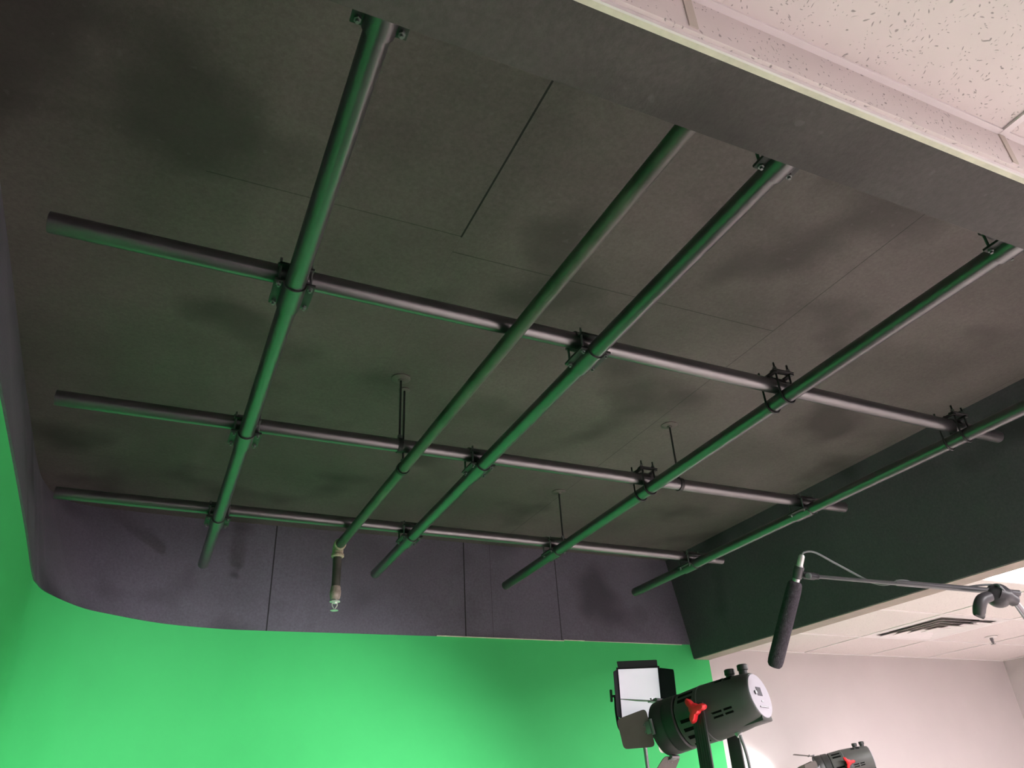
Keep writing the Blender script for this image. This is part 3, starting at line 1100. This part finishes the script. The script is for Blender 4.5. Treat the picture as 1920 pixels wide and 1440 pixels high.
# ------------------------------------------------------------------ square panel light with barn doors
def panel_light():
    c = at(1200, 1299, 3.4)
    t = thing('panel_light', 'square white-faced panel light with black barn doors before the green wall', 'panel light', c)
    n = (at(960, 700, 0.0)-c)
    n = (Vector((0, 0, EYE+0.02))-c).normalized()
    n = (n + Vector((0.02, -0.02, 0.0))).normalized()
    R_ = UP.cross(n).normalized()
    # a slight roll as the photo shows
    Uv = n.cross(R_).normalized()
    roll = Matrix.Rotation(math.radians(-2.0), 3, n)
    R_, Uv = roll @ R_, roll @ Uv
    W, H, D = 0.088, 0.101, 0.045
    def LP(x, y, z):
        return c + R_*x + Uv*y + n*z
    def tr(bm):
        for v in bm.verts:
            v.co = LP(*v.co)
        return bm
    bm = NB()
    add_box(bm, (-W-0.008, -H-0.008, -D), (W+0.008, H+0.008, -0.004), None, 0.006)
    add_box(bm, (-W-0.008, -H-0.008, -0.006), (-W, H+0.008, 0.004)); add_box(bm, (W, -H-0.008, -0.006), (W+0.008, H+0.008, 0.004))
    add_box(bm, (-W, H, -0.006), (W, H+0.008, 0.004)); add_box(bm, (-W, -H-0.008, -0.006), (W, -H, 0.004))
    part('housing', tr(bm), 'door_black', t)
    bm = NB()
    add_box(bm, (-W, -H, -0.004), (W, H, 0.0))
    part('diffuser', tr(bm), 'led_face', t, 'white square diffuser')
    for q in ([(-W, H+0.006, 0.004), (W, H+0.006, 0.004), (W-0.004, H+0.030, 0.085), (-W-0.004, H+0.030, 0.085)],
              [(W+0.006, -H, 0.004), (W+0.006, H, 0.004), (W+0.064, H-0.012, 0.085), (W+0.064, -H+0.012, 0.085)],
              [(-W-0.006, -H, 0.004), (-W-0.006, H, 0.004), (-W-0.022, H-0.012, 0.085), (-W-0.022, -H+0.012, 0.085)],
              [(-W, -H-0.006, 0.004), (W, -H-0.006, 0.004), (W-0.012, -H-0.010, 0.085), (-W+0.012, -H-0.010, 0.085)]):
        bm = NB()
        add_plate(bm, rounded(q, 0.07, 3), 0.0016)
        part('barn_door', tr(bm), 'door_black', t)
    for s in (-1, 1):
        bm = NB()
        add_rod(bm, (s*(W+0.008), -0.01, -0.022), (s*(W+0.040), -0.01, -0.022), 0.006, 14)
        k_ = [(s*(W+0.034)), (s*(W+0.046))]
        add_box(bm, (min(k_), -0.034, -0.029), (max(k_), 0.018, -0.015), None, 0.003)
        part('tilt_knob', tr(bm), 'plastic', t)
    bm = NB()
    pts = [(-W-0.022, -0.01, -0.022), (-W-0.022, -0.09, -0.022), (-W-0.004, -0.155, -0.022), (0, -0.185, -0.022), (W+0.004, -0.155, -0.022), (W+0.022, -0.09, -0.022), (W+0.022, -0.01, -0.022)]
    add_tube(bm, smooth_path([Vector(p) for p in pts], 6), 0.0065, 10)
    part('yoke', tr(bm), 'door_black', t)
    return LP(0, -0.188, -0.022)
st3 = panel_light()
light_stand(st3, 'thin tripod stand under the square panel light', r=0.0085)

# ------------------------------------------------------------------ boom arm, microphone, cable
DM = 2.05
j0 = at(1507, 1079, DM)                    # microphone clip
bend = at(1850, 1106, 1.93)
endp = at(1914, 1114, 1.905)
bd = (endp-j0).normalized()
t = thing('microphone_boom', 'grey microphone boom arm reaching in from the right edge', 'boom', bend)
mid = j0 + (bend-j0)*0.52
bm = NB()
add_lathe(bm, j0+bd*0.028, bd, [(0, 0.0048), ((mid-j0).length, 0.0048)], 18)
part('inner_tube', bm, 'boom', t)
bm = NB()
L = (endp-mid).length
add_lathe(bm, mid, bd, [(0, 0.0075), (L-0.002, 0.0078), (L, 0.006)], 20)
part('outer_tube', bm, 'boom', t)
bm = NB()
add_lathe(bm, j0-bd*0.012, bd, [(0, 0.007), (0.010, 0.007), (0.012, 0.0095), (0.038, 0.0095), (0.042, 0.0075), (0.050, 0.0075), (0.051, 0.0055)], 18)
cl = part('clip_swivel', bm, 'plastic', t)
bm = NB()
vw = (at(1507, 1079, 1.9)-j0).normalized()
add_lathe(bm, j0+bd*0.012-vw*(-0.008), vw, [(0, 0.0085), (0.006, 0.0085), (0.007, 0.006)], 18)
part('swivel_screw', bm, 'bolt', cl)
bm = NB()
md = (at(1453, 1250, DM)-at(1492, 1088, DM)).normalized()
add_lathe(bm, at(1499, 1062, DM), md, [(0, 0.0118), (0.003, 0.0128), (0.030, 0.0128), (0.033, 0.0115)], 20)
part('clip', bm, 'plastic', t)
# clamp head at the right
ch = at(1872, 1117, 1.92)
side = (at(1872, 1117, 1.6)-ch).normalized()
bm = NB()
add_lathe(bm, ch-side*0.028, side, [(0, 0.020), (0.004, 0.0285), (0.022, 0.0300), (0.030, 0.0285), (0.044, 0.024), (0.050, 0.016)], 28)
part('clamp_head', bm, 'plastic', t)
bm = NB()
add_tube(bm, smooth_path([at(1872, 1112, 1.915), at(1888, 1118, 1.91), at(1902, 1126, 1.91), at(1906, 1128, 1.91)], 4), [0.020]*5+[0.016]*4+[0.011]*4, 14)
part('clamp_neck', bm, 'plastic', t)
bm = NB()
hp = smooth_path([at(1856, 1118, 1.90), at(1842, 1124, 1.895), at(1837, 1136, 1.89), at(1836, 1146, 1.89), at(1835, 1152, 1.89)], 5)
add_tube(bm, hp, [0.013+0.002*math.sin(3*i/20) for i in range(len(hp))], 14)
add_tube(bm, smooth_path([at(1828, 1149, 1.89), at(1836, 1153, 1.89), at(1844, 1156, 1.89)], 4), 0.0068, 12)
part('clamp_handle', bm, 'plastic', t)
# upright of the boom stand, leaning away right and down
u0 = at(1896, 1120, 1.915)
u1 = u0 + (at(1936, 1170, 1.955)-u0).normalized()*0.16
foot = Vector((u1.x+0.10, u1.y+0.06, 0))
t = thing('boom_stand', 'grey tubular stand carrying the microphone boom arm, cut by the right edge', 'stand', foot)
bm = NB()
add_rod(bm, u0, u1, 0.0072, 18)
part('upper_tube', bm, 'boom', t)
bm = NB()
add_rod(bm, u1, Vector((foot.x, foot.y, 0.02)), 0.010, 18)
part('lower_tube', bm, 'plastic', t)
bm = NB()
add_lathe(bm, foot, UP, [(0, 0.15), (0.012, 0.15), (0.02, 0.13), (0.03, 0.02)], 40)
part('round_base', bm, 'plastic', t)

m0, m1 = at(1492, 1090, DM), at(1451.5, 1251, DM)
t = thing('microphone', 'shotgun microphone in a dark foam windscreen hanging from the boom tip', 'microphone', m1)
d = (m1-m0)
L = d.length
bm = NB()
prof = [(0, 0.010), (0.002, 0.0150), (0.008, 0.0185), (0.025, 0.0200), (L*0.5, 0.0205), (L-0.02, 0.0205), (L-0.008, 0.0190), (L-0.002, 0.0150), (L, 0.008)]
add_lathe(bm, m0, d, prof, 32)
part('windscreen', bm, 'foam', t, 'dark grey foam windscreen')
bm = NB()
tp = at(1503, 1044, DM)
dd = (m0-tp).normalized()
add_lathe(bm, tp+dd*0.022, dd, [(0, 0.0088), (0.002, 0.0098), ((m0-tp).length-0.022, 0.0098)], 20)
part('barrel', bm, 'silver', t)
bm = NB()
add_lathe(bm, tp-dd*0.006, dd, [(0, 0.005), (0.004, 0.0078), (0.022, 0.0085), (0.028, 0.0085)], 20)
part('connector', bm, 'chrome', t)

up_off = Vector((0, 0, 1))
cp = [at(1503.5, 1040, DM), at(1507, 1036, DM), at(1518, 1034, DM), at(1533, 1038, DM), at(1562, 1054, DM), at(1590, 1069, DM), at(1614, 1082, 2.045),
      at(1632, 1091, 2.02), at(1652, 1096, 2.0), at(1668, 1095, 1.99), at(1684, 1089, 1.985), at(1698, 1089, 1.985), at(1712, 1093, 2.0),
      at(1740, 1099, 2.0), at(1780, 1104, 1.975), at(1812, 1101, 1.955), at(1836, 1097.5, 1.94), at(1862, 1097, 1.93), at(1880, 1104, 1.90), at(1925, 1165, 1.92)]
bm = NB()
add_tube(bm, smooth_path(cp, 6), 0.0028, 8)
o = obj('microphone_cable', bm, 'cable', None, True, cp[0])
tag(o, 'thin grey cable looping from the microphone and winding along the boom arm', 'cable')
